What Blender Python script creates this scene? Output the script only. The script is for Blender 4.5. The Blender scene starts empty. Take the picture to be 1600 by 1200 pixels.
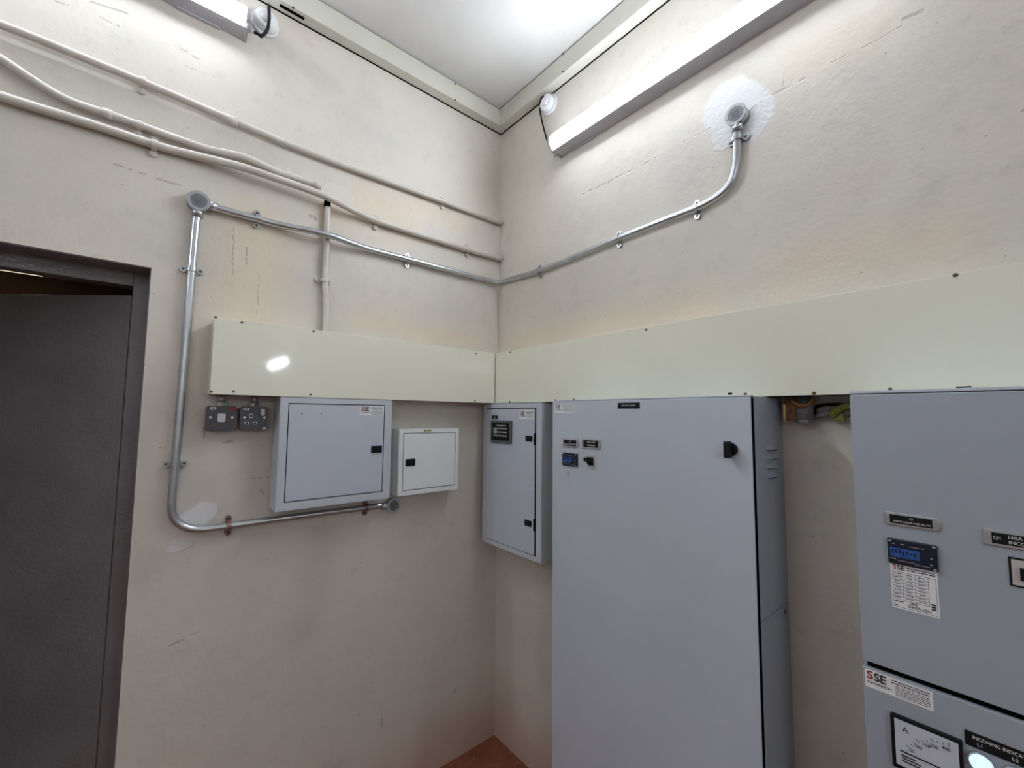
import bpy, bmesh, math, random
from mathutils import Vector, Matrix
random.seed(7)
SC = bpy.context.scene
COL = SC.collection

# ------------------------------------------------------------------ camera
F_PX = 658.46
CAM = Vector((-1.3874, -1.7568, 1.6))
YAW, PITCH, ROLL = math.radians(40.1895), math.radians(4.2256), math.radians(0.5234)
_fw = Vector((math.sin(YAW)*math.cos(PITCH), math.cos(YAW)*math.cos(PITCH), math.sin(PITCH)))
_rt = Vector((math.cos(YAW), -math.sin(YAW), 0))
_up = _rt.cross(_fw)
RT = _rt*math.cos(ROLL) + _up*math.sin(ROLL)
UP = -_rt*math.sin(ROLL) + _up*math.cos(ROLL)
cd = bpy.data.cameras.new('camera'); cam = bpy.data.objects.new('camera', cd); COL.objects.link(cam)
m = Matrix((RT, UP, -_fw)).transposed().to_4x4(); m.translation = CAM
cam.matrix_world = m
cd.sensor_width = 36; cd.lens = F_PX*36/1600; cd.clip_start = 0.02
SC.camera = cam

# ------------------------------------------------------------------ world + exposure
w = bpy.data.worlds.new('world'); SC.world = w; w.use_nodes = True
w.node_tree.nodes['Background'].inputs[0].default_value = (0.02, 0.02, 0.022, 1)
w.node_tree.nodes['Background'].inputs[1].default_value = 0.3
SC.view_settings.view_transform = 'Standard'; SC.view_settings.look = 'None'
SC.view_settings.gamma = 1; SC.view_settings.use_curve_mapping = False
SC.view_settings.exposure = 0.12
LAMPS = (74.0, 64.0, 155.0, 36.0, 105.0, 16.0)   # emission of the battens: left wall, right wall, far right wall, opposite wall, rear wall, added unseen ceiling fill
WORLD = 0.0
LAMP_COL = (0.83, 0.91, 1.0)

# tape measure: a picture point read off onto a real plane of the room
def ray(px, py): return _fw + RT*((px-800)/F_PX) - UP*((py-600)/F_PX)
def L(px, py, d=0.0):      # plane y = -d  -> (x, z)
    v = ray(px, py); t = (-d-CAM.y)/v.y; p = CAM+v*t; return (p.x, p.z)
def R(px, py, d=0.0):      # plane x = -d  -> (y, z)
    v = ray(px, py); t = (-d-CAM.x)/v.x; p = CAM+v*t; return (p.y, p.z)
def Lp(px, py, d): x, z = L(px, py, d); return Vector((x, -d, z))
def Rp(px, py, d): y, z = R(px, py, d); return Vector((-d, y, z))

# ------------------------------------------------------------------ materials
def new_mat(name):
    m = bpy.data.materials.new(name); m.use_nodes = True
    return m, m.node_tree, m.node_tree.nodes['Principled BSDF']
def noise(nt, vec, scale, detail=4, rough=0.55, dist=0.0):
    n = nt.nodes.new('ShaderNodeTexNoise'); n.inputs['Scale'].default_value = scale
    n.inputs['Detail'].default_value = detail; n.inputs['Roughness'].default_value = rough
    n.inputs['Distortion'].default_value = dist
    nt.links.new(vec, n.inputs['Vector']); return n.outputs['Fac']
def ramp(nt, fac, lo, hi, a=0.0, b=1.0, smooth=True):
    n = nt.nodes.new('ShaderNodeMapRange'); n.inputs['From Min'].default_value = lo; n.inputs['From Max'].default_value = hi
    n.inputs['To Min'].default_value = a; n.inputs['To Max'].default_value = b
    if smooth: n.interpolation_type = 'SMOOTHSTEP'
    nt.links.new(fac, n.inputs['Value']); return n.outputs['Result']
def mixc(nt, fac, a, b):
    n = nt.nodes.new('ShaderNodeMix'); n.data_type = 'RGBA'
    if hasattr(fac, 'links'): nt.links.new(fac, n.inputs['Factor'])
    else: n.inputs['Factor'].default_value = fac
    for k, v in (('A', a), ('B', b)):
        s = [i for i in n.inputs if i.name == k and i.type == 'RGBA'][0]
        if hasattr(v, 'links'): nt.links.new(v, s)
        else: s.default_value = (*v, 1)
    return [o for o in n.outputs if o.type == 'RGBA'][0]
def mth(nt, op, a, b=None, c=None):
    n = nt.nodes.new('ShaderNodeMath'); n.operation = op
    for i, v in enumerate((a, b, c)):
        if v is None: continue
        if hasattr(v, 'links'): nt.links.new(v, n.inputs[i])
        else: n.inputs[i].default_value = v
    return n.outputs[0]
def objco(nt):
    return nt.nodes.new('ShaderNodeTexCoord').outputs['Object']
def bump(nt, bs, h, strength, dist=0.01):
    n = nt.nodes.new('ShaderNodeBump'); n.inputs['Strength'].default_value = strength; n.inputs['Distance'].default_value = dist
    nt.links.new(h, n.inputs['Height']); nt.links.new(n.outputs[0], bs.inputs['Normal']); return n

def simple(name, col, rough=0.5, metal=0.0, var=0.06, vs=6.0, bstr=0.0, bs_scale=200, spec=None, emit=None, estr=0):
    m, nt, b = new_mat(name); P = objco(nt)
    f = noise(nt, P, vs, 3)
    c = mixc(nt, ramp(nt, f, 0.3, 0.7), tuple(x*(1-var) for x in col), tuple(min(1, x*(1+var)) for x in col))
    nt.links.new(c, b.inputs['Base Color'])
    b.inputs['Roughness'].default_value = rough; b.inputs['Metallic'].default_value = metal
    if spec is not None: b.inputs['Specular IOR Level'].default_value = spec
    if bstr: bump(nt, b, noise(nt, P, bs_scale, 2), bstr, 0.002)
    if emit: b.inputs['Emission Color'].default_value = (*emit, 1); b.inputs['Emission Strength'].default_value = estr
    return m

# capsule distance node group: distance from a point to a segment A-B
def capsule_group():
    g = bpy.data.node_groups.new('capsule', 'ShaderNodeTree')
    for nm in ('P', 'A', 'B'): g.interface.new_socket(nm, in_out='INPUT', socket_type='NodeSocketVector')
    g.interface.new_socket('D', in_out='OUTPUT', socket_type='NodeSocketFloat')
    gi = g.nodes.new('NodeGroupInput'); go = g.nodes.new('NodeGroupOutput')
    def vm(op, a, b=None):
        n = g.nodes.new('ShaderNodeVectorMath'); n.operation = op; g.links.new(a, n.inputs[0])
        if b is not None: g.links.new(b, n.inputs[1])
        return n
    pa = vm('SUBTRACT', gi.outputs['P'], gi.outputs['A']).outputs[0]
    ba = vm('SUBTRACT', gi.outputs['B'], gi.outputs['A']).outputs[0]
    d1 = vm('DOT_PRODUCT', pa, ba).outputs['Value']; d2 = vm('DOT_PRODUCT', ba, ba).outputs['Value']
    dv = g.nodes.new('ShaderNodeMath'); dv.operation = 'DIVIDE'; dv.use_clamp = True
    g.links.new(d1, dv.inputs[0]); g.links.new(d2, dv.inputs[1])
    sc = vm('SCALE', ba); g.links.new(dv.outputs[0], sc.inputs['Scale'])
    df = vm('SUBTRACT', pa, sc.outputs[0]).outputs[0]
    ln = vm('LENGTH', df).outputs['Value']; g.links.new(ln, go.inputs['D']); return g
CAPS = capsule_group()
def capsule(nt, P, A, B, r, soft, amount=1.0):
    n = nt.nodes.new('ShaderNodeGroup'); n.node_tree = CAPS
    nt.links.new(P, n.inputs['P']); n.inputs['A'].default_value = A; n.inputs['B'].default_value = (B[0]+1e-4, B[1], B[2]+1e-4)
    return ramp(nt, n.outputs[0], r+soft, max(0, r-soft), 0, amount)
def warped(nt, P, scale, amt):
    n = nt.nodes.new('ShaderNodeTexNoise'); n.inputs['Scale'].default_value = scale; n.inputs['Detail'].default_value = 3
    nt.links.new(P, n.inputs['Vector'])
    s = nt.nodes.new('ShaderNodeVectorMath'); s.operation = 'SUBTRACT'; nt.links.new(n.outputs['Color'], s.inputs[0]); s.inputs[1].default_value = (.5, .5, .5)
    k = nt.nodes.new('ShaderNodeVectorMath'); k.operation = 'SCALE'; nt.links.new(s.outputs[0], k.inputs[0]); k.inputs['Scale'].default_value = amt
    a = nt.nodes.new('ShaderNodeVectorMath'); a.operation = 'ADD'; nt.links.new(P, a.inputs[0]); nt.links.new(k.outputs[0], a.inputs[1])
    return a.outputs[0]

PLASTER = (0.615, 0.570, 0.505)
def plaster(name, warm=(), white=(), dirt=(), cracks=(), red_base=True, base=PLASTER):
    """painted plaster: mottled cream paint with filler patches, warm patches (paint variation plus painted bounce light), grime and chipped scratches"""
    m, nt, b = new_mat(name); P = objco(nt)
    c = mixc(nt, ramp(nt, noise(nt, P, 1.3, 4, 0.6), 0.35, 0.65), tuple(x*0.95 for x in base), tuple(x*1.05 for x in base))
    c = mixc(nt, ramp(nt, noise(nt, P, 2.1, 5, 0.6, 0.4), 0.5, 0.75, 0, 0.35), c, (0.66, 0.57, 0.46))
    c = mixc(nt, ramp(nt, noise(nt, P, 3.4, 6, 0.62), 0.52, 0.74, 0, 0.42), c, (0.47, 0.46, 0.44))
    c = mixc(nt, ramp(nt, noise(nt, P, 16, 5, 0.65), 0.52, 0.74, 0, 0.28), c, (0.42, 0.39, 0.35))
    c = mixc(nt, ramp(nt, noise(nt, P, 5.5, 4, 0.6), 0.55, 0.7, 0, 0.25), c, (0.55, 0.56, 0.49))
    W = warped(nt, P, 3, 0.16); W2 = warped(nt, P, 25, 0.035); W3 = warped(nt, P, 35, 0.014)
    for A, B, r, k in warm: c = mixc(nt, capsule(nt, W, A, B, r, r*0.8, k), c, (0.70, 0.54, 0.37))  # warm glow of bounced light put into the colour, mixed with paint variation
    for A, B, r, k in dirt: c = mixc(nt, capsule(nt, W, A, B, r, r*0.9, k), c, (0.36, 0.31, 0.26))
    hp = None
    for A, B, r, k in white:
        f = capsule(nt, W2, A, B, r, r*0.12, k); c = mixc(nt, f, c, (0.68, 0.68, 0.70))
        hp = f if hp is None else mth(nt, 'MAXIMUM', hp, f)
    hc = None
    for A, B, r in cracks:
        f = capsule(nt, W3, A, B, r, r*0.5, 1.0); f = mth(nt, 'MULTIPLY', f, ramp(nt, noise(nt, P, 45, 2), 0.42, 0.5))
        c = mixc(nt, mth(nt, 'MULTIPLY', f, 0.55), c, (0.30, 0.26, 0.22))
        hc = f if hc is None else mth(nt, 'MAXIMUM', hc, f)
    specks = ramp(nt, noise(nt, P, 70, 1), 0.76, 0.79)
    c = mixc(nt, mth(nt, 'MULTIPLY', specks, 0.6), c, (0.25, 0.21, 0.18))
    if red_base:      # red floor dust that clings to the foot of the wall
        s = nt.nodes.new('ShaderNodeSeparateXYZ'); nt.links.new(P, s.inputs[0])
        c = mixc(nt, ramp(nt, mth(nt, 'ADD', s.outputs[2], mth(nt, 'MULTIPLY', noise(nt, P, 4, 3), 0.3)), 0.5, 0.12, 0, 0.55), c, (0.42, 0.20, 0.13))
    nt.links.new(c, b.inputs['Base Color'])
    b.inputs['Roughness'].default_value = 0.48; b.inputs['Specular IOR Level'].default_value = 0.35
    h = mth(nt, 'ADD', noise(nt, P, 9, 4, 0.6), mth(nt, 'MULTIPLY', noise(nt, P, 90, 3), 0.16))
    h = mth(nt, 'ADD', h, mth(nt, 'MULTIPLY', noise(nt, P, 2.2, 2), 1.5))
    if hp is not None: h = mth(nt, 'ADD', h, mth(nt, 'MULTIPLY', mth(nt, 'MULTIPLY', hp, noise(nt, P, 60, 4)), 0.9))
    if hc is not None: h = mth(nt, 'SUBTRACT', h, mth(nt, 'MULTIPLY', hc, 0.5))
    bump(nt, b, h, 0.26, 0.012)
    return m

def P3(v): return tuple(v)
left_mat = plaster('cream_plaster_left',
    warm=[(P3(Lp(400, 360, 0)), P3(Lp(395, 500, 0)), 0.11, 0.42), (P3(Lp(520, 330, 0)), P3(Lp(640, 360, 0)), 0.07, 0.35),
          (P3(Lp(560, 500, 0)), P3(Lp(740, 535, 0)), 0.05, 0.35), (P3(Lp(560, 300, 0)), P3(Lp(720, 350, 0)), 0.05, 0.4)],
    white=[(P3(Lp(318, 802, 0)), P3(Lp(300, 812, 0)), 0.035, 0.9), (P3(Lp(272, 855, 0)), P3(Lp(284, 850, 0)), 0.022, 0.6), (P3(Lp(520, 300, 0)), P3(Lp(535, 306, 0)), 0.04, 0.18)],
    dirt=[(P3(Lp(240, 620, 0)), P3(Lp(215, 900, 0)), 0.05, 0.25), (P3(Lp(400, 700, 0)), P3(Lp(410, 760, 0)), 0.06, 0.3),
          (P3(Lp(500, 850, 0)), P3(Lp(480, 980, 0)), 0.06, 0.22), (P3(Lp(430, 60, 0)), P3(Lp(520, 130, 0)), 0.04, 0.2)],
    cracks=[(P3(Lp(85, 3, 0)), P3(Lp(118, 11, 0)), 0.003), (P3(Lp(140, 3, 0)), P3(Lp(200, 22, 0)), 0.003), (P3(Lp(156, 28, 0)), P3(Lp(185, 42, 0)), 0.0025),
            (P3(Lp(270, 70, 0)), P3(Lp(310, 92, 0)), 0.0025), (P3(Lp(280, 100, 0)), P3(Lp(335, 120, 0)), 0.002), (P3(Lp(180, 257, 0)), P3(Lp(280, 290, 0)), 0.003),
            (P3(Lp(365, 355, 0)), P3(Lp(363, 430, 0)), 0.0025), (P3(Lp(385, 388, 0)), P3(Lp(384, 412, 0)), 0.003), (P3(Lp(404, 430, 0)), P3(Lp(402, 490, 0)), 0.002),
            (P3(Lp(485, 338, 0)), P3(Lp(495, 342, 0)), 0.008), (P3(Lp(250, 700, 0)), P3(Lp(262, 690, 0)), 0.003), (P3(Lp(320, 668, 0)), P3(Lp(319, 684, 0)), 0.004),
            (P3(Lp(345, 690, 0)), P3(Lp(362, 690, 0)), 0.006), (P3(Lp(372, 749, 0)), P3(Lp(420, 746, 0)), 0.002), (P3(Lp(406, 764, 0)), P3(Lp(412, 772, 0)), 0.004),
            (P3(Lp(265, 1010, 0)), P3(Lp(286, 1000, 0)), 0.003), (P3(Lp(596, 1125, 0)), P3(Lp(597, 1136, 0)), 0.006), (P3(Lp(710, 1075, 0)), P3(Lp(710, 1082, 0)), 0.008),
            (P3(Lp(300, 992, 0)), P3(Lp(310, 988, 0)), 0.003), (P3(Lp(570, 555, 0)), P3(Lp(571, 560, 0)), 0.005)])
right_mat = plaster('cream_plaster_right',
    warm=[(P3(Rp(800, 535, 0)), P3(Rp(1100, 480, 0)), 0.07, 0.32), (P3(Rp(1250, 420, 0)), P3(Rp(1450, 390, 0)), 0.08, 0.3), (P3(Rp(1260, 90, 0)), P3(Rp(1340, 60, 0)), 0.06, 0.25)],  # band above the trunking: warm light painted into the wall colour
    white=[(P3(Rp(1140, 165, 0)), P3(Rp(1165, 185, 0)), 0.085, 0.85), (P3(Rp(1125, 215, 0)), P3(Rp(1128, 222, 0)), 0.03, 0.6)],
    dirt=[(P3(Rp(1230, 300, 0)), P3(Rp(1330, 260, 0)), 0.07, 0.12)],
    cracks=[(P3(Rp(1209, 147, 0)), P3(Rp(1256, 123, 0)), 0.004), (P3(Rp(1066, 223, 0)), P3(Rp(1110, 200, 0)), 0.002), (P3(Rp(1172, 172, 0)), P3(Rp(1192, 158, 0)), 0.0025),
            (P3(Rp(908, 305, 0)), P3(Rp(1025, 247, 0)), 0.003), (P3(Rp(945, 289, 0)), P3(Rp(965, 278, 0)), 0.003), (P3(Rp(1412, 30, 0)), P3(Rp(1440, 18, 0)), 0.005),
            (P3(Rp(1262, 277, 0)), P3(Rp(1285, 258, 0)), 0.002), (P3(Rp(1300, 98, 0)), P3(Rp(1410, 42, 0)), 0.0018), (P3(Rp(1225, 122, 0)), P3(Rp(1222, 135, 0)), 0.002)])
plain_mat = plaster('cream_plaster_plain', base=(0.42, 0.40, 0.37))

def ceiling_mat():
    m, nt, b = new_mat('white_ceiling_paint'); P = objco(nt)
    c = mixc(nt, ramp(nt, noise(nt, P, 2.5, 4), 0.35, 0.7), (0.53, 0.51, 0.49), (0.58, 0.56, 0.535))
    c = mixc(nt, ramp(nt, noise(nt, P, 60, 1), 0.75, 0.79, 0, 0.5), c, (0.35, 0.33, 0.3))
    nt.links.new(c, b.inputs['Base Color']); b.inputs['Roughness'].default_value = 0.7
    bump(nt, b, noise(nt, P, 60, 4), 0.12, 0.005); return m
def floor_mat():
    m, nt, b = new_mat('red_oxide_floor'); P = objco(nt)
    c = mixc(nt, ramp(nt, noise(nt, P, 5, 5), 0.35, 0.7), (0.20, 0.062, 0.027), (0.30, 0.10, 0.048))
    c = mixc(nt, ramp(nt, noise(nt, P, 45, 3), 0.66, 0.72, 0, 0.7), c, (0.50, 0.36, 0.25))
    nt.links.new(c, b.inputs['Base Color']); b.inputs['Roughness'].default_value = 0.55
    bump(nt, b, noise(nt, P, 25, 5), 0.3, 0.01); return m
def galv_mat():
    m, nt, b = new_mat('galvanised_steel'); P = objco(nt)
    f = ramp(nt, noise(nt, P, 18, 3), 0.3, 0.7)
    nt.links.new(mixc(nt, f, (0.44, 0.46, 0.48), (0.52, 0.54, 0.56)), b.inputs['Base Color'])
    b.inputs['Metallic'].default_value = 0.9
    b.inputs['Roughness'].default_value = 0.30
    b.inputs['Specular IOR Level'].default_value = 0.5; return m
def chipped_paint_mat():
    m, nt, b = new_mat('cream_painted_conduit'); P = objco(nt)
    c = mixc(nt, ramp(nt, noise(nt, P, 7, 4), 0.4, 0.7), (0.54, 0.50, 0.44), (0.62, 0.58, 0.52))
    c = mixc(nt, ramp(nt, noise(nt, P, 40, 4), 0.64, 0.72, 0, 0.7), c, (0.33, 0.28, 0.24))
    nt.links.new(c, b.inputs['Base Color']); b.inputs['Roughness'].default_value = 0.38
    bump(nt, b, noise(nt, P, 60, 4), 0.35, 0.003); return m
def door_mat():
    m, nt, b = new_mat('dark_grey_gloss_paint'); P = objco(nt)
    c = mixc(nt, ramp(nt, noise(nt, P, 4, 4), 0.35, 0.7), (0.15, 0.142, 0.146), (0.18, 0.171, 0.175))
    nt.links.new(c, b.inputs['Base Color']); b.inputs['Roughness'].default_value = 0.09
    h = mth(nt, 'ADD', noise(nt, P, 85, 2), mth(nt, 'MULTIPLY', noise(nt, P, 40, 2), 0.6))
    bump(nt, b, h, 0.4, 0.005); return m
MT = dict(
    ceiling=ceiling_mat(), floor=floor_mat(), galv=galv_mat(), cpaint=chipped_paint_mat(), door=door_mat(),
    trunk=simple('cream_enamelled_steel', (0.77, 0.76, 0.635), 0.06, 0, 0.02, 2.5),
    cornice=simple('cream_trunking_paint', (0.56, 0.545, 0.47), 0.35, 0, 0.04, 3),
    grey=simple('grey_powder_coat', (0.49, 0.525, 0.59), 0.42, 0, 0.025, 3, 0.10, 500),
    grey_shaded=simple('grey_powder_coat_shaded', (0.34, 0.368, 0.415), 0.42, 0, 0.025, 3, 0.10, 500),  # same grey paint, darkened to carry the weaker light on these faces
    grey2=simple('grey_powder_coat_light', (0.50, 0.53, 0.575), 0.40, 0, 0.025, 3, 0.10, 500),
    offwhite=simple('off_white_powder_coat', (0.76, 0.80, 0.80), 0.40, 0, 0.03, 3, 0.08, 500),
    black=simple('black_plastic', (0.008, 0.008, 0.009), 0.45, spec=0.2),
    gasket=simple('black_gap_gasket', (0.003, 0.003, 0.003), 0.9, spec=0.0),
    white=simple('white_plastic', (0.78, 0.79, 0.80), 0.35, 0, 0.02),
    sticker=simple('sticker_white', (0.78, 0.78, 0.78), 0.5, 0, 0.02),
    silver=simple('silver_label_frame', (0.50, 0.50, 0.50), 0.3, 0.6),
    ink=simple('black_ink', (0.02, 0.02, 0.022), 0.6), red=simple('red_ink', (0.34, 0.02, 0.022), 0.6),
    wtext=simple('white_engraving', (0.75, 0.75, 0.72), 0.6),
    screw=simple('dark_screw_steel', (0.10, 0.085, 0.07), 0.35, 0.8, 0.2, 80),
    zinc=simple('zinc_screw', (0.55, 0.54, 0.52), 0.3, 0.9),
    brass=simple('brass_screw', (0.70, 0.52, 0.25), 0.3, 0.9),
    metalclad=simple('slate_grey_metal_clad', (0.066, 0.062, 0.072), 0.38, 0.15, 0.05, 20),
    rocker=simple('grey_white_rocker', (0.55, 0.56, 0.58), 0.35, 0, 0.02),
    blue=simple('blue_relay_display', (0.022, 0.085, 0.28), 0.25, 0, 0.25, 60),
    navy=simple('navy_relay_body', (0.007, 0.010, 0.026), 0.3),
    lampbody=simple('lamp_body_grey', (0.50, 0.50, 0.55), 0.4),
    cap=simple('lamp_end_cap', (0.42, 0.43, 0.46), 0.3, 0.3),
    copper=simple('copper_bar', (0.20, 0.085, 0.03), 0.35, 0.5, 0.2, 30),
    ygreen=simple('yellow_green_sheath', (0.17, 0.20, 0.03), 0.45, 0, 0.2, 30),
    grime=simple('grey_cable_sheath', (0.16, 0.15, 0.155), 0.6),
    yellow=simple('yellow_label', (0.62, 0.62, 0.10), 0.5),
    cream_ivory=simple('ivory_meter_face', (0.55, 0.58, 0.64), 0.3, 0, 0.02),
    beige=simple('breaker_surround', (0.50, 0.47, 0.44), 0.4),
    **{'tube%d' % i: simple('lamp_diffuser', (0.9, 0.9, 0.9), 0.5, 0, 0.0, emit=LAMP_COL, estr=LAMPS[i]) for i in range(6)},
    tube_warm=simple('corridor_lamp_diffuser', (0.9, 0.8, 0.6), 0.5, 0, 0.0, emit=(1.0, 0.80, 0.55), estr=9.0),
    led=simple('lit_indicator_lens', (0.6, 0.75, 0.9), 0.3, 0, 0.0, emit=(0.42, 0.68, 1.0), estr=1.25),
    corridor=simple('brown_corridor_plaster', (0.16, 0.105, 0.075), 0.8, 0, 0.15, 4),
)
def glass():
    m, nt, b = new_mat('smoky_window'); b.inputs['Base Color'].default_value = (0.75, 0.75, 0.75, 1)
    b.inputs['Roughness'].default_value = 0.05; b.inputs['Transmission Weight'].default_value = 1; b.inputs['IOR'].default_value = 1.3
    P = objco(nt); nt.links.new(ramp(nt, noise(nt, P, 30, 2), 0, 1, 0.03, 0.09), b.inputs['Roughness']); return m
MT['glass'] = glass()

# ------------------------------------------------------------------ mesh helpers
def add_box(bm, x0, x1, y0, y1, z0, z1, bev=0.0, seg=2):
    r = bmesh.ops.create_cube(bm, size=1)
    vs = r['verts']
    for v in vs:
        v.co = Vector(((x0+x1)/2+v.co.x*(x1-x0), (y0+y1)/2+v.co.y*(y1-y0), (z0+z1)/2+v.co.z*(z1-z0)))
    if bev > 0:
        es = list({e for v in vs for e in v.link_edges})
        bmesh.ops.bevel(bm, geom=es, offset=bev, segments=seg, profile=0.5, affect='EDGES')
def add_rbox(bm, x0, x1, y0, y1, z0, z1, rad, seg=5, bev=0.0015):
    """plate in the XZ plane with rounded corners; front at y0"""
    pts = []
    for cx, cz, a0 in ((x1-rad, z1-rad, 0), (x0+rad, z1-rad, 90), (x0+rad, z0+rad, 180), (x1-rad, z0+rad, 270)):
        for k in range(seg+1):
            a = math.radians(a0+90*k/seg); pts.append((cx+rad*math.cos(a), cz+rad*math.sin(a)))
    add_prism(bm, pts, y0, y1, bev)
def add_prism(bm, pts, y0, y1, bev=0.0):
    f = [bm.verts.new((p[0], y0, p[1])) for p in pts]; b = [bm.verts.new((p[0], y1, p[1])) for p in pts]
    n = len(pts); ff = bm.faces.new(f); bm.faces.new(b[::-1])
    for i in range(n): bm.faces.new((f[i], b[i], b[(i+1) % n], f[(i+1) % n]))
    if bev > 0: bmesh.ops.bevel(bm, geom=list(ff.edges), offset=bev, segments=2, profile=0.5, affect='EDGES')
def frame_for(t):
    t = t.normalized(); a = Vector((0, 0, 1)) if abs(t.z) < 0.9 else Vector((1, 0, 0))
    n = t.cross(a).normalized(); return n, t.cross(n).normalized()
def add_cyl(bm, p0, p1, r0, r1=None, n=20, bev=0.0):
    r1 = r0 if r1 is None else r1
    p0, p1 = Vector(p0), Vector(p1); a, b = frame_for(p1-p0)
    A = [bm.verts.new(p0+(a*math.cos(2*math.pi*i/n)+b*math.sin(2*math.pi*i/n))*r0) for i in range(n)]
    B = [bm.verts.new(p1+(a*math.cos(2*math.pi*i/n)+b*math.sin(2*math.pi*i/n))*r1) for i in range(n)]
    f0 = bm.faces.new(A); f1 = bm.faces.new(B[::-1])
    for i in range(n): f = bm.faces.new((A[i], B[i], B[(i+1) % n], A[(i+1) % n])); f.smooth = n > 8
    if bev > 0: bmesh.ops.bevel(bm, geom=list(f1.edges), offset=bev, segments=2, profile=0.5, affect='EDGES')
def smooth_path(pts, it=3):
    """Chaikin corner rounding keeping the end points"""
    for _ in range(it):
        q = [pts[0]]
        for i in range(len(pts)-1):
            q.append(pts[i]*0.75+pts[i+1]*0.25); q.append(pts[i]*0.25+pts[i+1]*0.75)
        q.append(pts[-1]); pts = q
    return pts
def add_tube(bm, pts, r, n=16, it=2):
    pts = smooth_path([Vector(p) for p in pts], it) if it else [Vector(p) for p in pts]
    rings = []; prev = None
    for i, p in enumerate(pts):
        t = (pts[min(i+1, len(pts)-1)]-pts[max(i-1, 0)]).normalized()
        if prev is None: a, b = frame_for(t)
        else: a = (prev-t*prev.dot(t)).normalized(); b = t.cross(a)
        prev = a
        rings.append([bm.verts.new(p+(a*math.cos(2*math.pi*k/n)+b*math.sin(2*math.pi*k/n))*r) for k in range(n)])
    for A, B in zip(rings[:-1], rings[1:]):
        for k in range(n): f = bm.faces.new((A[k], A[(k+1) % n], B[(k+1) % n], B[k])); f.smooth = True
    bm.faces.new(rings[0][::-1]); bm.faces.new(rings[-1])
def obj(name, bm, mat, parent=None, label=None):
    bmesh.ops.recalc_face_normals(bm, faces=bm.faces[:])
    me = bpy.data.meshes.new(name); bm.to_mesh(me); bm.free(); me.materials.append(mat)
    o = bpy.data.objects.new(name, me); COL.objects.link(o)
    if parent: o.parent = parent
    if label: o['label'] = label
    return o
def tag(o, label, cat, group=None):
    o['label'] = label; o['category'] = cat
    if group: o['group'] = group
    return o
def thing(name, label, cat, loc=(0, 0, 0), wall='L', group=None):
    """wall 'L': local X runs right along the left wall; 'R': along the right wall. Local -Y faces the room."""
    o = bpy.data.objects.new(name, None); COL.objects.link(o); o.empty_display_size = 0.05
    o.location = loc; o.rotation_euler = (0, 0, 0 if wall == 'L' else -math.pi/2)
    return tag(o, label, cat, group)
def struct(name, bm, mat, parent=None):
    o = obj(name, bm, mat, parent); o['kind'] = 'structure'; return o
def BM(): return bmesh.new()
def box(name, args, mat, parent, bev=0.0, label=None):
    bm = BM(); add_box(bm, *args, bev=bev); return obj(name, bm, mat, parent, label)
_txt = {}
def text(name, s, size, mat, parent, x, z, y, align='CENTER', xs=1.0, bold=0.0, label=None):
    """flat lettering facing local -Y, converted to a mesh"""
    key = (s, align, bold)
    if key not in _txt:
        c = bpy.data.curves.new('lettering', 'FONT'); c.body = s; c.size = 1.0; c.align_x = align; c.align_y = 'CENTER'
        c.extrude = 0.0; c.offset = bold; c.resolution_u = 3
        t = bpy.data.objects.new('lettering', c); COL.objects.link(t)
        bpy.context.view_layer.update()
        me = bpy.data.meshes.new_from_object(t.evaluated_get(bpy.context.evaluated_depsgraph_get()))
        bpy.data.objects.remove(t); _txt[key] = me
    me = _txt[key].copy(); me.materials.clear(); me.materials.append(mat)
    for v in me.vertices: v.co = Vector((v.co.x*size*xs, 0, v.co.y*size))
    o = bpy.data.objects.new(name, me); COL.objects.link(o); o.parent = parent; o.location = (x, y, z)
    if label: o['label'] = label
    return o

H = 3.2518; ROOM_X = -3.7; ROOM_Y = -6.3; T = 0.15
DX1, DX0, DZ = -1.4206, -2.42, 2.0605       # door opening

# ------------------------------------------------------------------ room shell
bm = BM(); add_box(bm, DX1, T, 0, T, 0, H); add_box(bm, ROOM_X-T, DX0, 0, T, 0, H); add_box(bm, DX0, DX1, 0, T, DZ, H)
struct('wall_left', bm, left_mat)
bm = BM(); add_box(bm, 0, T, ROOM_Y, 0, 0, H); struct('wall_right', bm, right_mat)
bm = BM(); add_box(bm, ROOM_X, T, ROOM_Y-T, ROOM_Y, 0, H); struct('wall_rear', bm, plain_mat)
bm = BM(); add_box(bm, ROOM_X-T, ROOM_X, ROOM_Y-T, 0, 0, H); struct('wall_opposite', bm, plain_mat)
bm = BM(); add_box(bm, ROOM_X-T, T, ROOM_Y-T, T, -0.1, 0); struct('floor', bm, MT['floor'])
bm = BM(); add_box(bm, ROOM_X-T, T, ROOM_Y-T, T, H, H+0.1); struct('ceiling', bm, MT['ceiling'])
# corridor seen over the open door
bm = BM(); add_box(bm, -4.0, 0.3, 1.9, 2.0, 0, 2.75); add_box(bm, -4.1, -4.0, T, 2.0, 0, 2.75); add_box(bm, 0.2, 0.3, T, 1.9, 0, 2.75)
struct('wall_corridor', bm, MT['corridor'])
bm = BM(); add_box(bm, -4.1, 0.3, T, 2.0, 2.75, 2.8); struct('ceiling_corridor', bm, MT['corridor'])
bm = BM(); add_box(bm, -4.1, 0.3, T, 2.0, -0.1, 0); struct('floor_corridor', bm, MT['floor'])

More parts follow.
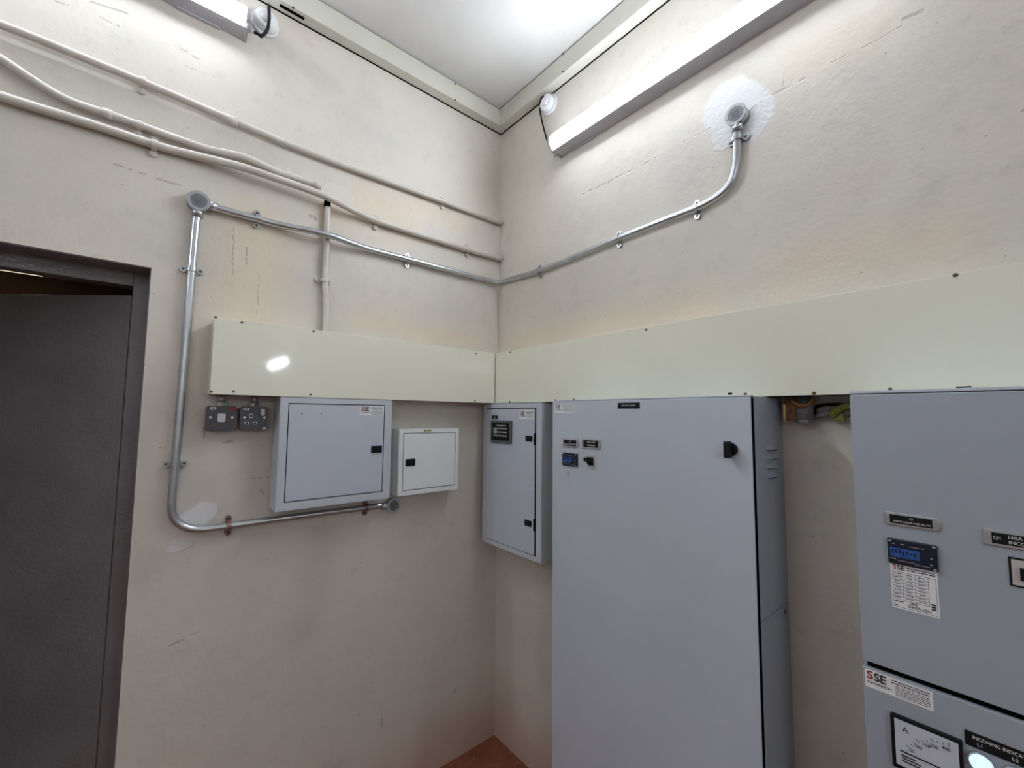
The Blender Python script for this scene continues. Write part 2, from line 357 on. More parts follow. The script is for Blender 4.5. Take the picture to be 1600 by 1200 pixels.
# ------------------------------------------------------------------ door
FY = 0.093; FX = -1.4640; FZ = 2.0125
door = bpy.data.objects.new('door_1', None); COL.objects.link(door); door.location = (DX1, FY, 0); door['kind'] = 'structure'
bm = BM()
add_box(bm, FX-DX1, 0.0, 0, 0.055, 0, DZ, 0.002); add_box(bm, DX0-DX1, DX0-DX1+0.045, 0, 0.055, 0, DZ, 0.002)
add_box(bm, DX0-DX1+0.045, FX-DX1, 0, 0.055, FZ, DZ, 0.002)
# dark painted lining of the plaster reveal
add_box(bm, DX0-DX1, 0.0, -FY+0.004, 0, DZ-0.003, DZ); add_box(bm, -0.003, 0.0, -FY+0.004, 0, 0, DZ-0.003)
add_box(bm, DX0-DX1, DX0-DX1+0.003, -FY+0.004, 0, 0, DZ-0.003)
obj('door_frame', bm, MT['door'], door)
bm = BM(); add_box(bm, -0.90, 0, 0, 0.042, 0.012, 1.985, 0.003)
leaf = obj('door_leaf', bm, MT['door'], door)
leaf.location = (FX-DX1-0.004, 0.012, 0); leaf.rotation_euler = (0, 0, -math.radians(40.5))
for z in (0.25, 1.0, 1.75):
    bm = BM(); add_cyl(bm, (0.002, 0.047, z-0.05), (0.002, 0.047, z+0.05), 0.007); obj('hinge', bm, MT['door'], leaf)
bm = BM(); add_cyl(bm, (-0.84, 0.0, 1.02), (-0.84, -0.05, 1.02), 0.009); add_cyl(bm, (-0.84, -0.045, 1.02), (-0.72, -0.045, 1.02), 0.008)
obj('door_handle', bm, MT['zinc'], leaf)

# ------------------------------------------------------------------ battens (lamps)
def batten(name, label, loc, wall, length, mat, group=None):
    t = thing(name, label, 'light', loc, wall, group)     # local origin: one end, wall side, bottom
    bm = BM()
    pts = [(0.0, 0.0), (-0.050, 0.0), (-0.066, 0.002), (-0.066, 0.078), (-0.050, 0.08), (0.0, 0.08)]
    A = [bm.verts.new((0.006, y, z)) for y, z in pts]; B = [bm.verts.new((length-0.006, y, z)) for y, z in pts]
    bm.faces.new(A); bm.faces.new(B[::-1])
    for i in range(len(pts)): bm.faces.new((A[i], B[i], B[(i+1) % 6], A[(i+1) % 6]))
    add_box(bm, 0.08, 0.2, -0.012, 0, -0.006, 0.0); add_box(bm, length-0.2, length-0.08, -0.012, 0, -0.006, 0.0)
    obj('housing', bm, MT['lampbody'], t)
    bm = BM(); n = 14
    prof = [(-0.066, 0.0045)]+[(-0.066-0.020*math.sin(math.pi*k/n)**0.8, 0.040-0.0355*math.cos(math.pi*k/n)) for k in range(n+1)]+[(-0.066, 0.0755)]
    A = [bm.verts.new((0.012, y, z)) for y, z in prof]; B = [bm.verts.new((length-0.012, y, z)) for y, z in prof]
    bm.faces.new(A); bm.faces.new(B[::-1])
    for i in range(len(prof)): f = bm.faces.new((A[i], B[i], B[(i+1) % len(prof)], A[(i+1) % len(prof)])); f.smooth = True
    obj('diffuser', bm, mat, t)
    for x0, x1 in ((0, 0.012), (length-0.012, length)):
        bm = BM()
        pr = [(0.0, -0.003)]+[(-0.02-0.072*math.sin(math.pi*k/n)**0.8, 0.040-0.044*math.cos(math.pi*k/n)) for k in range(n+1)]+[(0.0, 0.083)]
        A = [bm.verts.new((x0, y, z)) for y, z in pr]; B = [bm.verts.new((x1, y, z)) for y, z in pr]
        bm.faces.new(A); bm.faces.new(B[::-1])
        for i in range(len(pr)): bm.faces.new((A[i], B[i], B[(i+1) % len(pr)], A[(i+1) % len(pr)]))
        obj('end_cap', bm, MT['cap'], t)
    return t
# left wall batten: right end at x = -1.20
l1 = batten('batten_light', 'white batten light high on the left wall above the painted conduits', (-2.42, 0, 2.965), 'L', 1.215, MT['tube0'])
bm = BM(); add_cyl(bm, (1.215, -0.045, 0.018), (1.232, -0.045, 0.018), 0.010, 0.007); obj('cable_gland', bm, MT['cap'], l1)
l2 = batten('batten_light', 'long white batten light high on the right wall beside the corner', (0, -0.455, 2.803), 'R', 1.215, MT['tube1'])
bm = BM(); add_cyl(bm, (0.004, -0.03, 0.004), (-0.012, -0.03, 0.004), 0.008, 0.006); obj('cable_gland', bm, MT['cap'], l2)
batten('batten_light', 'batten light far along the right wall behind the viewer', (0, -4.7, 2.27), 'R', 1.0, MT['tube2'])
b = batten('batten_light', 'batten light on the opposite wall facing the tall grey cabinets', (ROOM_X, -1.35, 2.90), 'R', 1.215, MT['tube3']); b.rotation_euler.z = math.pi/2
b = batten('batten_light', 'batten light far down the opposite wall behind the viewer', (ROOM_X, -5.8, 2.50), 'R', 1.215, MT['tube4']); b.rotation_euler.z = math.pi/2
b = batten('batten_light', 'added unseen batten light flat to the ceiling behind the viewer, for fill', (-2.6, -3.0, H), 'L', 1.215, MT['tube5']); b.rotation_euler = (math.pi/2, 0, 0)  # lamp added out of view to make light fall off down the cabinets
# corridor strip lamp
t = thing('corridor_lamp', 'thin warm lamp glowing in the corridor beyond the open door', 'light', (-3.4, 1.45, 2.30), 'L')
box('diffuser', (0, 1.53, -0.006, 0.006, -0.004, 0.004), MT['tube_warm'], t)
box('housing', (-0.01, 1.54, -0.02, 0.02, 0.004, 0.45), MT['corridor'], t)

# ceiling roses with black flex
def rose(label, wall, loc, r):
    t = thing('ceiling_rose', label, 'connector', loc, wall)
    bm = BM(); add_cyl(bm, (0, 0, 0), (0, -0.012, 0), r, n=36); obj('backplate', bm, MT['white'], t)
    bm = BM(); add_cyl(bm, (0, -0.012, 0), (0, -0.040, 0), r*0.9, r*0.78, n=36, bev=0.006)
    add_cyl(bm, (0, -0.040, 0), (0, -0.048, 0), r*0.45, r*0.35, n=24); obj('screw_cover', bm, MT['white'], t)
    return t
x, z = L(420, 13, 0.075); rose('white round connection box beside the left batten light', 'L', (x, -0.001, z-0.01), 0.046)
y, z = R(853, 160, 0.05); rose('white round connection box above the end of the right batten light', 'R', (-0.001, y+0.016, 3.100), 0.046)
bm = BM(); g = Vector((-1.188, -0.045, 2.983))
add_tube(bm, [g, g+Vector((0.02, 0, 0.0)), Lp(408, 58, 0.05), Lp(418, 48, 0.055), Lp(421, 30, 0.06), Lp(420, 8, 0.052)], 0.0056, 10, 3)
tag(obj('flex_cable', bm, MT['black']), 'short black cable looping from the left batten light to its connection box', 'cable')
bm = BM()
add_tube(bm, [Rp(849, 150, 0.05), Rp(844, 156, 0.045), Rp(843, 172, 0.03), Rp(848, 195, 0.02), Rp(856, 225, 0.02), Rp(864, 238, 0.022), Rp(872, 242, 0.03)], 0.0040, 10, 3)
tag(obj('flex_cable', bm, MT['black']), 'thin black cable hanging from the connection box to the right batten light', 'cable')

# ------------------------------------------------------------------ ceiling trunking
CD = 0.0529; CZ = 3.1558
def screws(parent, pts, y, r=0.005, mat='screw'):
    for x, z in pts:
        bm = BM(); add_cyl(bm, (x, y, z), (x, y-0.003, z), r, r*0.75, n=12, bev=0.0006); obj('screw', bm, MT[mat], parent)
t = thing('cable_trunking', 'cream square trunking along the ceiling over the left wall', 'trunking', (0, 0, 0), 'L')
bm = BM(); add_box(bm, ROOM_X, 0, -CD+0.002, 0, CZ, H-0.006); obj('body', bm, MT['cornice'], t)
bm = BM(); add_box(bm, ROOM_X, -CD, -CD, -CD+0.0015, CZ-0.0005, H-0.006); obj('cover', bm, MT['cornice'], t)
bm = BM(); add_box(bm, ROOM_X, -0.004, -0.004, 0, CZ-0.004, CZ); add_box(bm, -0.004, 0, -CD, 0, CZ-0.004, CZ); obj('shadow_gap', bm, MT['gasket'], t, 'dark seam where the trunking meets the wall')
screws(t, [L(458, 12, CD), L(711, 131, CD), L(711, 156, CD)], -CD)
for px, py in ((449, 18), (462, 27)):
    v = ray(px, py); k = (CZ-1.6)/v.z; p = CAM+v*k
    bm = BM(); add_box(bm, p.x-0.028, p.x+0.028, -0.036, -0.022, CZ-0.001, CZ+0.001, 0.0); obj('knockout_slot', bm, MT['gasket'], t)
t = thing('cable_trunking', 'cream square trunking along the ceiling over the right wall', 'trunking', (0, 0, 0), 'R')
bm = BM(); add_box(bm, CD, -ROOM_Y, -CD+0.002, 0, CZ, H-0.006); obj('body', bm, MT['cornice'], t)
bm = BM(); add_box(bm, CD, -ROOM_Y, -CD, -CD+0.0015, CZ-0.0005, H-0.006); obj('cover', bm, MT['cornice'], t)
bm = BM(); add_box(bm, CD, -ROOM_Y, -0.004, 0, CZ-0.004, CZ); obj('shadow_gap', bm, MT['gasket'], t, 'dark seam where the trunking meets the wall')
screws(t, [(-R(880, 84, CD)[0], R(880, 84, CD)[1]), (-R(880, 112, CD)[0], R(880, 112, CD)[1])], -CD)

# ------------------------------------------------------------------ big trunking at head height
TD = 0.1039; Z1, Z0 = 1.9085, 1.6580; XT = -1.2553
t = thing('wall_trunking', 'deep cream steel trunking on the left wall over the sockets and grey boxes', 'trunking', (0, 0, 0), 'L')
bm = BM(); add_box(bm, XT, -0.0, -TD+0.004, 0, Z0+0.003, Z1-0.002); obj('body', bm, MT['trunk'], t)
bm = BM(); add_box(bm, XT-0.001, -TD-0.001, -0.0012, 0.0012, -(Z1-Z0)/2, (Z1-Z0)/2, 0.0006)
cov = obj('cover', bm, MT['trunk'], t); cov.location = (0, -TD, (Z1+Z0)/2)
bm = BM(); add_box(bm, XT+0.001, -TD, -TD+0.0012, -TD+0.02, Z0-0.0015, Z0+0.003); obj('lip', bm, MT['gasket'], t, 'dark folded lip under the cover')
screws(t, [L(*p, TD) for p in ((337, 496), (378, 504), (490, 518), (743, 552.5), (330, 612), (365, 611.5), (485, 616.5), (742, 626.5))], -TD-0.001, 0.0042)
t = thing('wall_trunking', 'long deep cream steel trunking on the right wall over the grey cabinets', 'trunking', (0, 0, 0), 'R')
RD = 0.1002
bm = BM(); add_box(bm, TD, -ROOM_Y, -RD+0.004, 0, Z0+0.003, Z1-0.002); obj('body', bm, MT['trunk'], t)
bm = BM(); add_box(bm, TD, -ROOM_Y, -RD-0.0012, -RD+0.0012, Z0, Z1, 0.0006); obj('cover', bm, MT['trunk'], t)
bm = BM(); add_box(bm, TD-0.001, TD+0.0008, -RD-0.0016, -RD, Z0+0.002, Z1-0.002); obj('joint', bm, MT['screw'], t, 'dark joint line at the room corner')
bm = BM(); add_box(bm, TD, -ROOM_Y, -RD+0.0012, -RD+0.02, Z0-0.0015, Z0+0.003); obj('lip', bm, MT['gasket'], t, 'dark folded lip under the cover')
screws(t, [(-R(*p, RD)[0], R(*p, RD)[1]) for p in ((798, 550.5), (1010, 515.5), (1493, 430), (797, 628), (868, 625.5), (897, 624.5), (1165, 616), (1272, 614.5), (1391, 608.5))], -RD-0.001, 0.0045)
for px, py, hw in ((1141, 615.3, 0.006), (1506, 605.8, 0.011)):
    y, z = R(px, py, RD); box('cover_slot', (-y-hw, -y+hw, -RD-0.0018, -RD-0.001, z-0.003, z+0.003), MT['gasket'], t)

# ------------------------------------------------------------------ conduits
CR = 0.0122; CO = 0.0185
def make_saddle(parent, p, axis, out, mat, r=CR, one_ear=False, screwm='screw'):
    """spacer bar saddle: band over the conduit, two ears screwed to the base bar"""
    axis = axis.normalized(); side = axis.cross(out).normalized()
    c = Vector(p); bm = BM(); n = 14; wd = 0.007
    prof = []
    base = c-out*(c.dot(-out)*0)   # band centre
    for k in range(n+1):
        a = math.pi*k/n; prof.append(c+side*math.cos(a)*(r+0.0032)+out*math.sin(a)*(r+0.0032))
    d = CO-0.006
    prof = [c+side*(r+0.0032)-out*d]+prof+[c-side*(r+0.0032)-out*d]
    outer = prof
    for P_, Q_ in zip(outer[:-1], outer[1:]):
        vs = [bm.verts.new(P_+axis*wd), bm.verts.new(Q_+axis*wd), bm.verts.new(Q_-axis*wd), bm.verts.new(P_-axis*wd)]
        f = bm.faces.new(vs); f.smooth = True
    bmesh.ops.remove_doubles(bm, verts=bm.verts[:], dist=1e-5)
    for s in (1, -1):
        if one_ear and s == 1: continue
        e = c+side*s*(r+0.011)-out*d
        add_cyl(bm, e-out*0.0055, e+out*0.004, 0.0100, n=18)
        q = c+side*s*(r+0.004)-out*d
        m4 = Matrix((axis, side, out)).transposed()
        bb = bmesh.ops.create_cube(bm, size=1)['verts']
        for v in bb: v.co = q+m4@Vector((v.co.x*0.015, v.co.y*0.016, v.co.z*0.007))
    bb = bmesh.ops.create_cube(bm, size=1)['verts']; m4 = Matrix((axis, side, out)).transposed()
    for v in bb: v.co = c-out*(d+0.0030)+m4@Vector((v.co.x*0.012, v.co.y*2*(r+0.012), v.co.z*0.005))
    o = obj('saddle', bm, mat, parent)
    for s in (1, -1):
        if one_ear and s == 1: continue
        bm = BM(); e = c+side*s*(r+0.011)-out*d; add_cyl(bm, e+out*0.0038, e+out*0.0062, 0.0045, 0.0032, n=12)
        obj('screw', bm, MT[screwm], o)
    return o
OUTL = Vector((0, -1, 0)); OUTR = Vector((-1, 0, 0))
def conduit(name, label, pts, mat, r, it=2):
    bm = BM(); add_tube(bm, pts, r, 18, it); o = obj(name, bm, mat); return tag(o, label, 'pipe')
LX = ROOM_X+0.02
# topmost painted run
zA = 2.650
pts = [Vector((LX, -CO, 2.665)), Vector((-1.77, -CO, 2.6586)), Lp(223, 128, CO), Lp(360, 187, CO), Lp(480, 238, CO), Lp(693, 315, CO), Vector((-0.002, -CO, 2.640))]
A = conduit('painted_conduit', 'topmost cream painted conduit crossing the left wall under the batten light', pts, MT['cpaint'], 0.0118, 1)
for px, py in ((223, 128), (693, 315)): make_saddle(A, Lp(px, py, CO), Vector((1, 0, 0)), OUTL, MT['cpaint'], 0.0118, screwm='cpaint')
bm = BM(); p = Lp(360, 187, CO); add_cyl(bm, p-Vector((0.022, 0, 0)), p+Vector((0.022, 0, 0)), 0.0145, n=20); obj('coupling', bm, MT['cpaint'], A)
# curving painted run that ends above the drop
tr = [(0, 90), (30, 111), (60, 130.5), (90, 149), (120, 163), (168, 178), (222, 197), (270, 214.5), (318, 231.5), (354, 239), (381, 244.5), (405, 255), (429, 267), (450, 273.5), (480, 284), (501, 291)]
P0 = Lp(0, 90, CO); pts = [Vector((LX, -CO, 2.600)), Vector((-2.2, -CO, 2.600)), Vector((-1.90, -CO, 2.598)), P0]+[Lp(px, py, CO) for px, py in tr[1:]]
B = conduit('painted_conduit', 'cream painted conduit that dips and ends just above the vertical drop pipe', pts, MT['cpaint'], 0.0118, 2)
for px, py in ((218, 196), (450, 273.5)): make_saddle(B, Lp(px, py, CO), Lp(px+8, py+3, CO)-Lp(px, py, CO), OUTL, MT['cpaint'], 0.0118, screwm='cpaint')
bm = BM(); a = Lp(489, 287, CO); b2 = Lp(501, 291.5, CO); add_cyl(bm, a, b2, 0.0145, n=20); obj('coupling', bm, MT['cpaint'], B)
a = Lp(160, 175, CO); b2 = Lp(176, 180.5, CO); bm = BM(); add_cyl(bm, a, b2, 0.0142, n=20); obj('coupling', bm, MT['cpaint'], B)
# lower thick painted run with the hump over the drop
def hump(tr, base, extra, x0, x1, x2, x3):
    out = []
    for px, py in tr:
        k = 0 if px <= x0 or px >= x3 else (px-x0)/(x1-x0) if px < x1 else 1 if px <= x2 else (x3-px)/(x3-x2)
        k = k*k*(3-2*k); out.append(Lp(px, py, base+extra*k))
    return out
tr = [(0, 150), (60, 169), (120, 187), (180, 206), (240, 226), (270, 234.5), (300, 242), (330, 249), (360, 256), (390, 264.5), (420, 275), (450, 285), (480, 295.5), (500, 303), (521, 312.5), (545, 325), (572, 338.5), (590, 346), (625, 357), (680, 374), (730, 390)]
pts = [Vector((LX, -CO, 2.46)), Vector((-2.4, -CO, 2.458))]+hump(tr, CO, 0.028, 270, 430, 520, 590)+[Vector((-0.002, -CO, 2.441))]
C = conduit('painted_conduit', 'lower thick cream painted conduit bulging over the vertical drop pipe', pts, MT['cpaint'], 0.0135, 1)
for px, py in ((241, 226.3), (589, 345.5), (732, 390.5)): make_saddle(C, Lp(px, py, CO), Vector((1, 0, 0)), OUTL, MT['cpaint'], 0.0135, screwm='cpaint')
# vertical painted drop
pts = [Lp(512, 322, CO), Lp(511, 360, CO), Lp(510, 400, CO), Lp(507, 440, CO), Lp(511, 475, CO), Lp(508, 513, CO), Vector((L(508, 513, CO)[0], -CO, Z1))]
D = conduit('painted_conduit', 'vertical cream painted conduit dropping into the left trunking', pts, MT['cpaint'], 0.0112, 2)
make_saddle(D, Lp(507, 438, CO), Vector((0, 0, 1)), OUTL, MT['cpaint'], 0.0112, screwm='cpaint')
bm = BM(); p = Lp(511.5, 316, CO); add_cyl(bm, p-Vector((0, 0, 0.02)), p+Vector((0, 0, 0.002)), 0.0128, n=20); obj('open_end', bm, MT['gasket'], D, 'black open pipe end')
bm = BM(); p = Vector((L(508, 513, CO)[0], -CO, Z1)); add_cyl(bm, p, p+Vector((0, 0, 0.012)), 0.016, n=6); obj('locknut', bm, MT['cpaint'], D)

# galvanised run: left box -> corner -> right wall box
zc = 2.303
x0 = L(323, 318, CO)[0]
pts = [Vector((x, -y, z)) for x, y, z in ((x0, CO, 2.305), (-1.14, CO, 2.304), (-1.06, CO, 2.304), (-0.97, CO+0.022, 2.304), (-0.93, CO+0.027, 2.304), (-0.87, CO+0.027, 2.304), (-0.81, CO+0.018, 2.300), (-0.72, CO, 2.301), (-0.60, CO, 2.303), (-0.40, CO, 2.303))]
pts += [Vector((-0.10, -CO, zc)), Vector((-0.055, -CO-0.001, zc)), Vector((-0.026, -0.028, zc)), Vector((-CO-0.001, -0.06, zc)), Vector((-CO, -0.11, zc))]
pts += [Rp(842, 424, CO), Rp(965, 373, CO), Rp(1040, 343.5, CO), Rp(1086, 326, CO), Rp(1108, 316, CO), Rp(1130, 301, CO), Rp(1145, 283, CO), Rp(1151, 258, CO), Rp(1152, 235, CO), Rp(1151, 196, CO)]
E1 = conduit('galvanised_conduit', 'bright galvanised conduit running from the left wall round the corner to the right wall box', pts, MT['galv'], CR, 2)
for px, py in ((402, 341), (638, 406)): make_saddle(E1, Lp(px, py, CO), Vector((1, 0, 0)), OUTL, MT['galv'])
for px, py in ((841, 423.5), (965, 373), (1087, 326)): make_saddle(E1, Rp(px, py, CO), Vector((0, 1, 0)), OUTR, MT['galv'])
make_saddle(E1, Rp(1151.5, 217, CO), Vector((0, 0, 1)), OUTR, MT['galv'])
# galvanised run down past the sockets to the little box below the cabinets
xv = L(300, 420, CO)[0]
tr = [(309, 326), (305, 360), (300, 420), (292, 520), (283, 620), (274, 724), (269.5, 770), (267.5, 792), (270, 808), (279, 819), (293, 825.5), (312, 827.5), (335, 825), (357, 822), (430, 811.5), (510, 801), (570, 793.5), (606, 788.5)]
E2 = conduit('galvanised_conduit', 'galvanised conduit dropping beside the door then turning right under the grey box', [Lp(px, py, CO) for px, py in tr], MT['galv'], CR, 2)
make_saddle(E2, Lp(300, 421, CO), Vector((0, 0, 1)), OUTL, MT['galv']); make_saddle(E2, Lp(274, 725, CO), Vector((0, 0, 1)), OUTL, MT['galv'])
rust = simple('rusty_saddle', (0.24, 0.15, 0.12), 0.5, 0.6, 0.4, 60)
make_saddle(E2, Lp(357, 822, CO), Vector((1, 0, 0)), OUTL, rust); make_saddle(E2, Lp(572, 793, CO), Vector((1, 0, 0)), OUTL, rust)

def round_box(label, wall, loc, spouts, r=0.031):
    t = thing('conduit_box', label, 'junction box', loc, wall)
    bm = BM(); add_cyl(bm, (0, 0, 0), (0, -0.030, 0), r, n=40)
    for dx, dz in spouts:
        v = Vector((dx, 0, dz)).normalized(); c = Vector((0, -CO, 0))
        add_cyl(bm, c+v*(r-0.008), c+v*(r+0.022), 0.0155, n=24)
    obj('body', bm, MT['galv'], t)
    bm = BM(); add_cyl(bm, (0, -0.030, 0), (0, -0.034, 0), r+0.002, n=40, bev=0.001)
    lid = obj('lid', bm, MT['galv'], t)
    bm = BM(); add_cyl(bm, (0, -0.034, 0), (0, -0.0352, 0), r*0.74, n=32); add_box(bm, -r*0.3, r*0.3, -0.0362, -0.035, -r*0.08, r*0.08)
    add_box(bm, -r*0.3, r*0.3, -0.0362, -0.035, r*0.2, r*0.32); add_box(bm, -r*0.3, r*0.3, -0.0362, -0.035, -r*0.34, -r*0.22); obj('boss', bm, MT['grime_metal'], lid)
    for s in (1, -1):
        bm = BM(); add_cyl(bm, (s*r*0.82, -0.034, s*0.006), (s*r*0.82, -0.037, s*0.006), 0.003, n=10); obj('screw', bm, MT['zinc'], lid)
    return t
MT['grime_metal'] = simple('dull_cast_metal', (0.17, 0.18, 0.19), 0.5, 0.7, 0.12, 60)
x, z = L(310.5, 313.5, 0.034); v1 = Lp(345, 324.5, CO)-Lp(323, 318, CO)
round_box('round galvanised conduit box on the left wall above the door corner', 'L', (x, -0.001, z), [(1, -0.02), (0, -1)])
y, z = R(1149, 178, 0.034); round_box('round galvanised conduit box on white filler on the right wall', 'R', (-0.001, y, z), [(0, -1)])
x, z = L(615.5, 790, 0.034); round_box('small round galvanised conduit box below the gap between the two left boxes', 'L', (x, -0.001, z), [(-1, 0)], 0.029)

# ------------------------------------------------------------------ switch and socket
def clad(name, label, cat, px0, px1, w=0.088, hgt=0.084, zc=1.580):
    xc = (L(px0, 655, 0.04)[0]+L(px1, 655, 0.04)[0])/2
    t = thing(name, label, cat, (xc, -0.001, zc), 'L')
    bm = BM(); add_rbox(bm, -w/2+0.002, w/2-0.002, -0.034, 0, -hgt/2+0.002, hgt/2-0.002, 0.008); obj('back_box', bm, MT['metalclad'], t)
    bm = BM(); add_rbox(bm, -w/2, w/2, -0.041, -0.034, -hgt/2, hgt/2, 0.010, bev=0.0025); obj('face_plate', bm, MT['metalclad'], t)
    for s in (-1, 1):
        bm = BM(); add_cyl(bm, (s*0.0302, -0.041, 0.004), (s*0.0302, -0.0425, 0.004), 0.0038, n=14); obj('screw', bm, MT['zinc'], t)
    bm = BM(); add_cyl(bm, (0, -CO, hgt/2-0.002), (0, -CO, hgt/2+0.012), 0.015, n=6); add_cyl(bm, (0, -CO, hgt/2+0.01), (0, -CO, Z0+0.003-zc), 0.011, n=18)
    obj('conduit_stub', bm, MT['galv'], t); return t
s1 = clad('light_switch', 'dark grey metal switch box with one plain rocker, left of the socket', 'switch', 321, 369.5)
bm = BM(); add_rbox(bm, -0.011, 0.011, -0.046, -0.041, -0.012, 0.016, 0.003, bev=0.002); obj('rocker', bm, MT['rocker'], s1)
for nm, x0, x1, mt in (('sticker', -0.032, -0.016, 'sticker'), ('warning_sticker', 0.020, 0.042, 'red')):
    o = box(nm, (x0, x1, -0.0416, -0.041, 0.029, 0.038), MT[mt], s1)
box('sticker_print', (-0.028, -0.020, -0.0419, -0.0416, 0.032, 0.035), MT['ink'], s1)
s2 = clad('power_socket', 'dark grey metal three pin power socket with small white rocker', 'socket', 376, 418)
bm = BM(); add_rbox(bm, 0.018, 0.030, -0.047, -0.041, 0.010, 0.034, 0.003, bev=0.002); obj('rocker', bm, MT['rocker'], s2)
for cx, cz, hw, hh in ((-0.010, 0.009, 0.005, 0.007), (-0.022, -0.016, 0.0065, 0.0045), (0.002, -0.016, 0.0065, 0.0045)):
    o = box('pin_surround', (cx-hw, cx+hw, -0.0415, -0.041, cz-hh, cz+hh), MT['rocker'], s2)
    box('pin_hole', (cx-hw*0.6, cx+hw*0.6, -0.0419, -0.0415, cz-hh*0.6, cz+hh*0.6), MT['gasket'], o)
box('sticker', (-0.035, -0.017, -0.0416, -0.041, 0.029, 0.037), MT['sticker'], s2)
box('sticker_print', (-0.031, -0.022, -0.0419, -0.0416, 0.0315, 0.0345), MT['ink'], s2)
box('maker_mark', (0.026, 0.038, -0.0415, -0.041, -0.037, -0.032), MT['zinc'], s2)

# ------------------------------------------------------------------ enclosures
def enclosure(name, label, wall, loc, W, D, HT, frame, mat, r=0.004):
    """open fronted steel box; frame = (left, right, bottom, top) flange widths; local origin at bottom left of the back"""
    t = thing(name, label, 'electrical box', loc, wall); l, rr, b, tp = frame
    bm = BM(); s = 0.0015
    add_box(bm, 0, W, -s, 0, 0, HT)
    add_box(bm, 0, s, -D, -s, 0, HT); add_box(bm, W-s, W, -D, -s, 0, HT); add_box(bm, s, W-s, -D, -s, 0, s); add_box(bm, s, W-s, -D, -s, HT-s, HT)
    # flange as a ring with softly folded outer edge
    o = [(0, 0), (W, 0), (W, HT), (0, HT)]; i = [(l, b), (W-rr, b), (W-rr, HT-tp), (l, HT-tp)]
    e = 0.004
    oe = [(e, e), (W-e, e), (W-e, HT-e), (e, HT-e)]
    rings = [[bm.verts.new((x, -D+e, z)) for x, z in o], [bm.verts.new((x, -D+e*0.3, z)) for x, z in [(e*.3, e*.3), (W-e*.3, e*.3), (W-e*.3, HT-e*.3), (e*.3, HT-e*.3)]],
             [bm.verts.new((x, -D, z)) for x, z in oe], [bm.verts.new((x, -D, z)) for x, z in i], [bm.verts.new((x, -D+0.012, z)) for x, z in i]]
    for A_, B_ in zip(rings[:-1], rings[1:]):
        for k in range(4): bm.faces.new((A_[k], A_[(k+1) % 4], B_[(k+1) % 4], B_[k]))
    obj('body', bm, mat, t)
    box('gasket', (l-0.006, W-rr+0.006, -D+0.012, -D+0.016, b-0.006, HT-tp+0.006), MT['gasket'], t)
    return t
def panel_door(t, x0, x1, y0, z0, z1, mat, name='door', th=0.004, label=None):
    bm = BM(); add_rbox(bm, x0, x1, y0, y0+th, z0, z1, 0.002, 2, 0.001); return obj(name, bm, mat, t, label)
def latch(parent, x, z, y, w=0.044, hh=0.028):
    bm = BM(); add_rbox(bm, x-w/2, x+w/2, y-0.003, y, z-hh/2, z+hh/2, 0.003, 3, 0.001); o = obj('latch', bm, MT['black'], parent)
    bm = BM(); add_rbox(bm, x-w*0.3, x+w*0.3, y-0.0045, y-0.003, z-hh*0.3, z+hh*0.3, 0.002, 3, 0.0005); obj('latch_lever', bm, MT['black'], o); return o
def sse(parent, x, z, y, w, hgt, tilt=0, red=True, big=False):
    """white maker sticker: SSE over SYNTECH at left, printed lines at right. x,z = top left corner"""
    bm = BM(); add_rbox(bm, 0, w, -0.0005, 0, -hgt, 0, 0.002, 3, 0); o = obj('maker_sticker', bm, MT['sticker'], parent); o.location = (x, y, z); o.rotation_euler = (0, tilt, 0)
    ls = hgt*0.62; lx = w*0.035
    text('logo_letter', 'S', ls, MT['red'], o, lx, -hgt*0.31, -0.0009, 'LEFT', 1.0, 0.03)
    text('logo_letter', 'SE', ls, MT['ink'], o, lx+ls*0.52, -hgt*0.33, -0.0011, 'LEFT', 0.92, 0.03)
    text('lettering', 'SYNTECH', hgt*0.20, MT['ink'], o, lx, -hgt*0.70, -0.0009, 'LEFT', 1.25, 0.02)
    x0 = lx+ls*1.75
    bm = BM()
    rnd = random.Random(3)
    for k, (f0, th) in enumerate(((0.14, 0.055), (0.27, 0.055), (0.41, 0.03), (0.50, 0.03), (0.59, 0.03), (0.68, 0.03), (0.77, 0.03), (0.86, 0.03))):
        xx = x0 if k < 2 else x0+w*0.06
        while xx < w*0.95:
            ww = min(rnd.uniform(0.02, 0.07)*w, w*0.96-xx)
            add_box(bm, xx, xx+ww, -0.0009, -0.0006, -hgt*(f0+th/2), -hgt*(f0-th/2)); xx += ww+w*0.012
    obj('fine_print', bm, MT['ink'], o); return o
def nameplate(parent, x, z, y, w, hgt, lines, ts, dx=0.0):
    """clear-framed black nameplate with white engraving; x,z = centre"""
    bm = BM(); pts = [(-w/2, -hgt/2), (w/2-hgt*0.3, -hgt/2), (w/2, -hgt*0.2), (w/2, hgt*0.3), (w/2-hgt*0.15, hgt/2), (-w/2, hgt/2)]
    add_prism(bm, pts, -0.004, 0, 0.0012); o = obj('nameplate', bm, MT['silver'], parent); o.location = (x, y, z)
    iw = w*0.76; ih = hgt*0.68
    p = box('black_insert', (-iw/2-w*0.02, iw/2-w*0.02, -0.0045, -0.004, -ih/2, ih/2), MT['black'], o)
    n = len(lines)
    for k, s in enumerate(lines): text('lettering', s, ts, MT['wtext'], p, dx, ((n-1)/2-k)*ih*0.46, -0.0049, 'CENTER', 1.0)
    for s in (-1, 1):
        bm = BM(); add_cyl(bm, (s*w*0.445-w*0.01, -0.004, 0), (s*w*0.445-w*0.01, -0.0055, 0), 0.0028, n=10)
        obj('screw', bm, MT['zinc'], o)
    return o

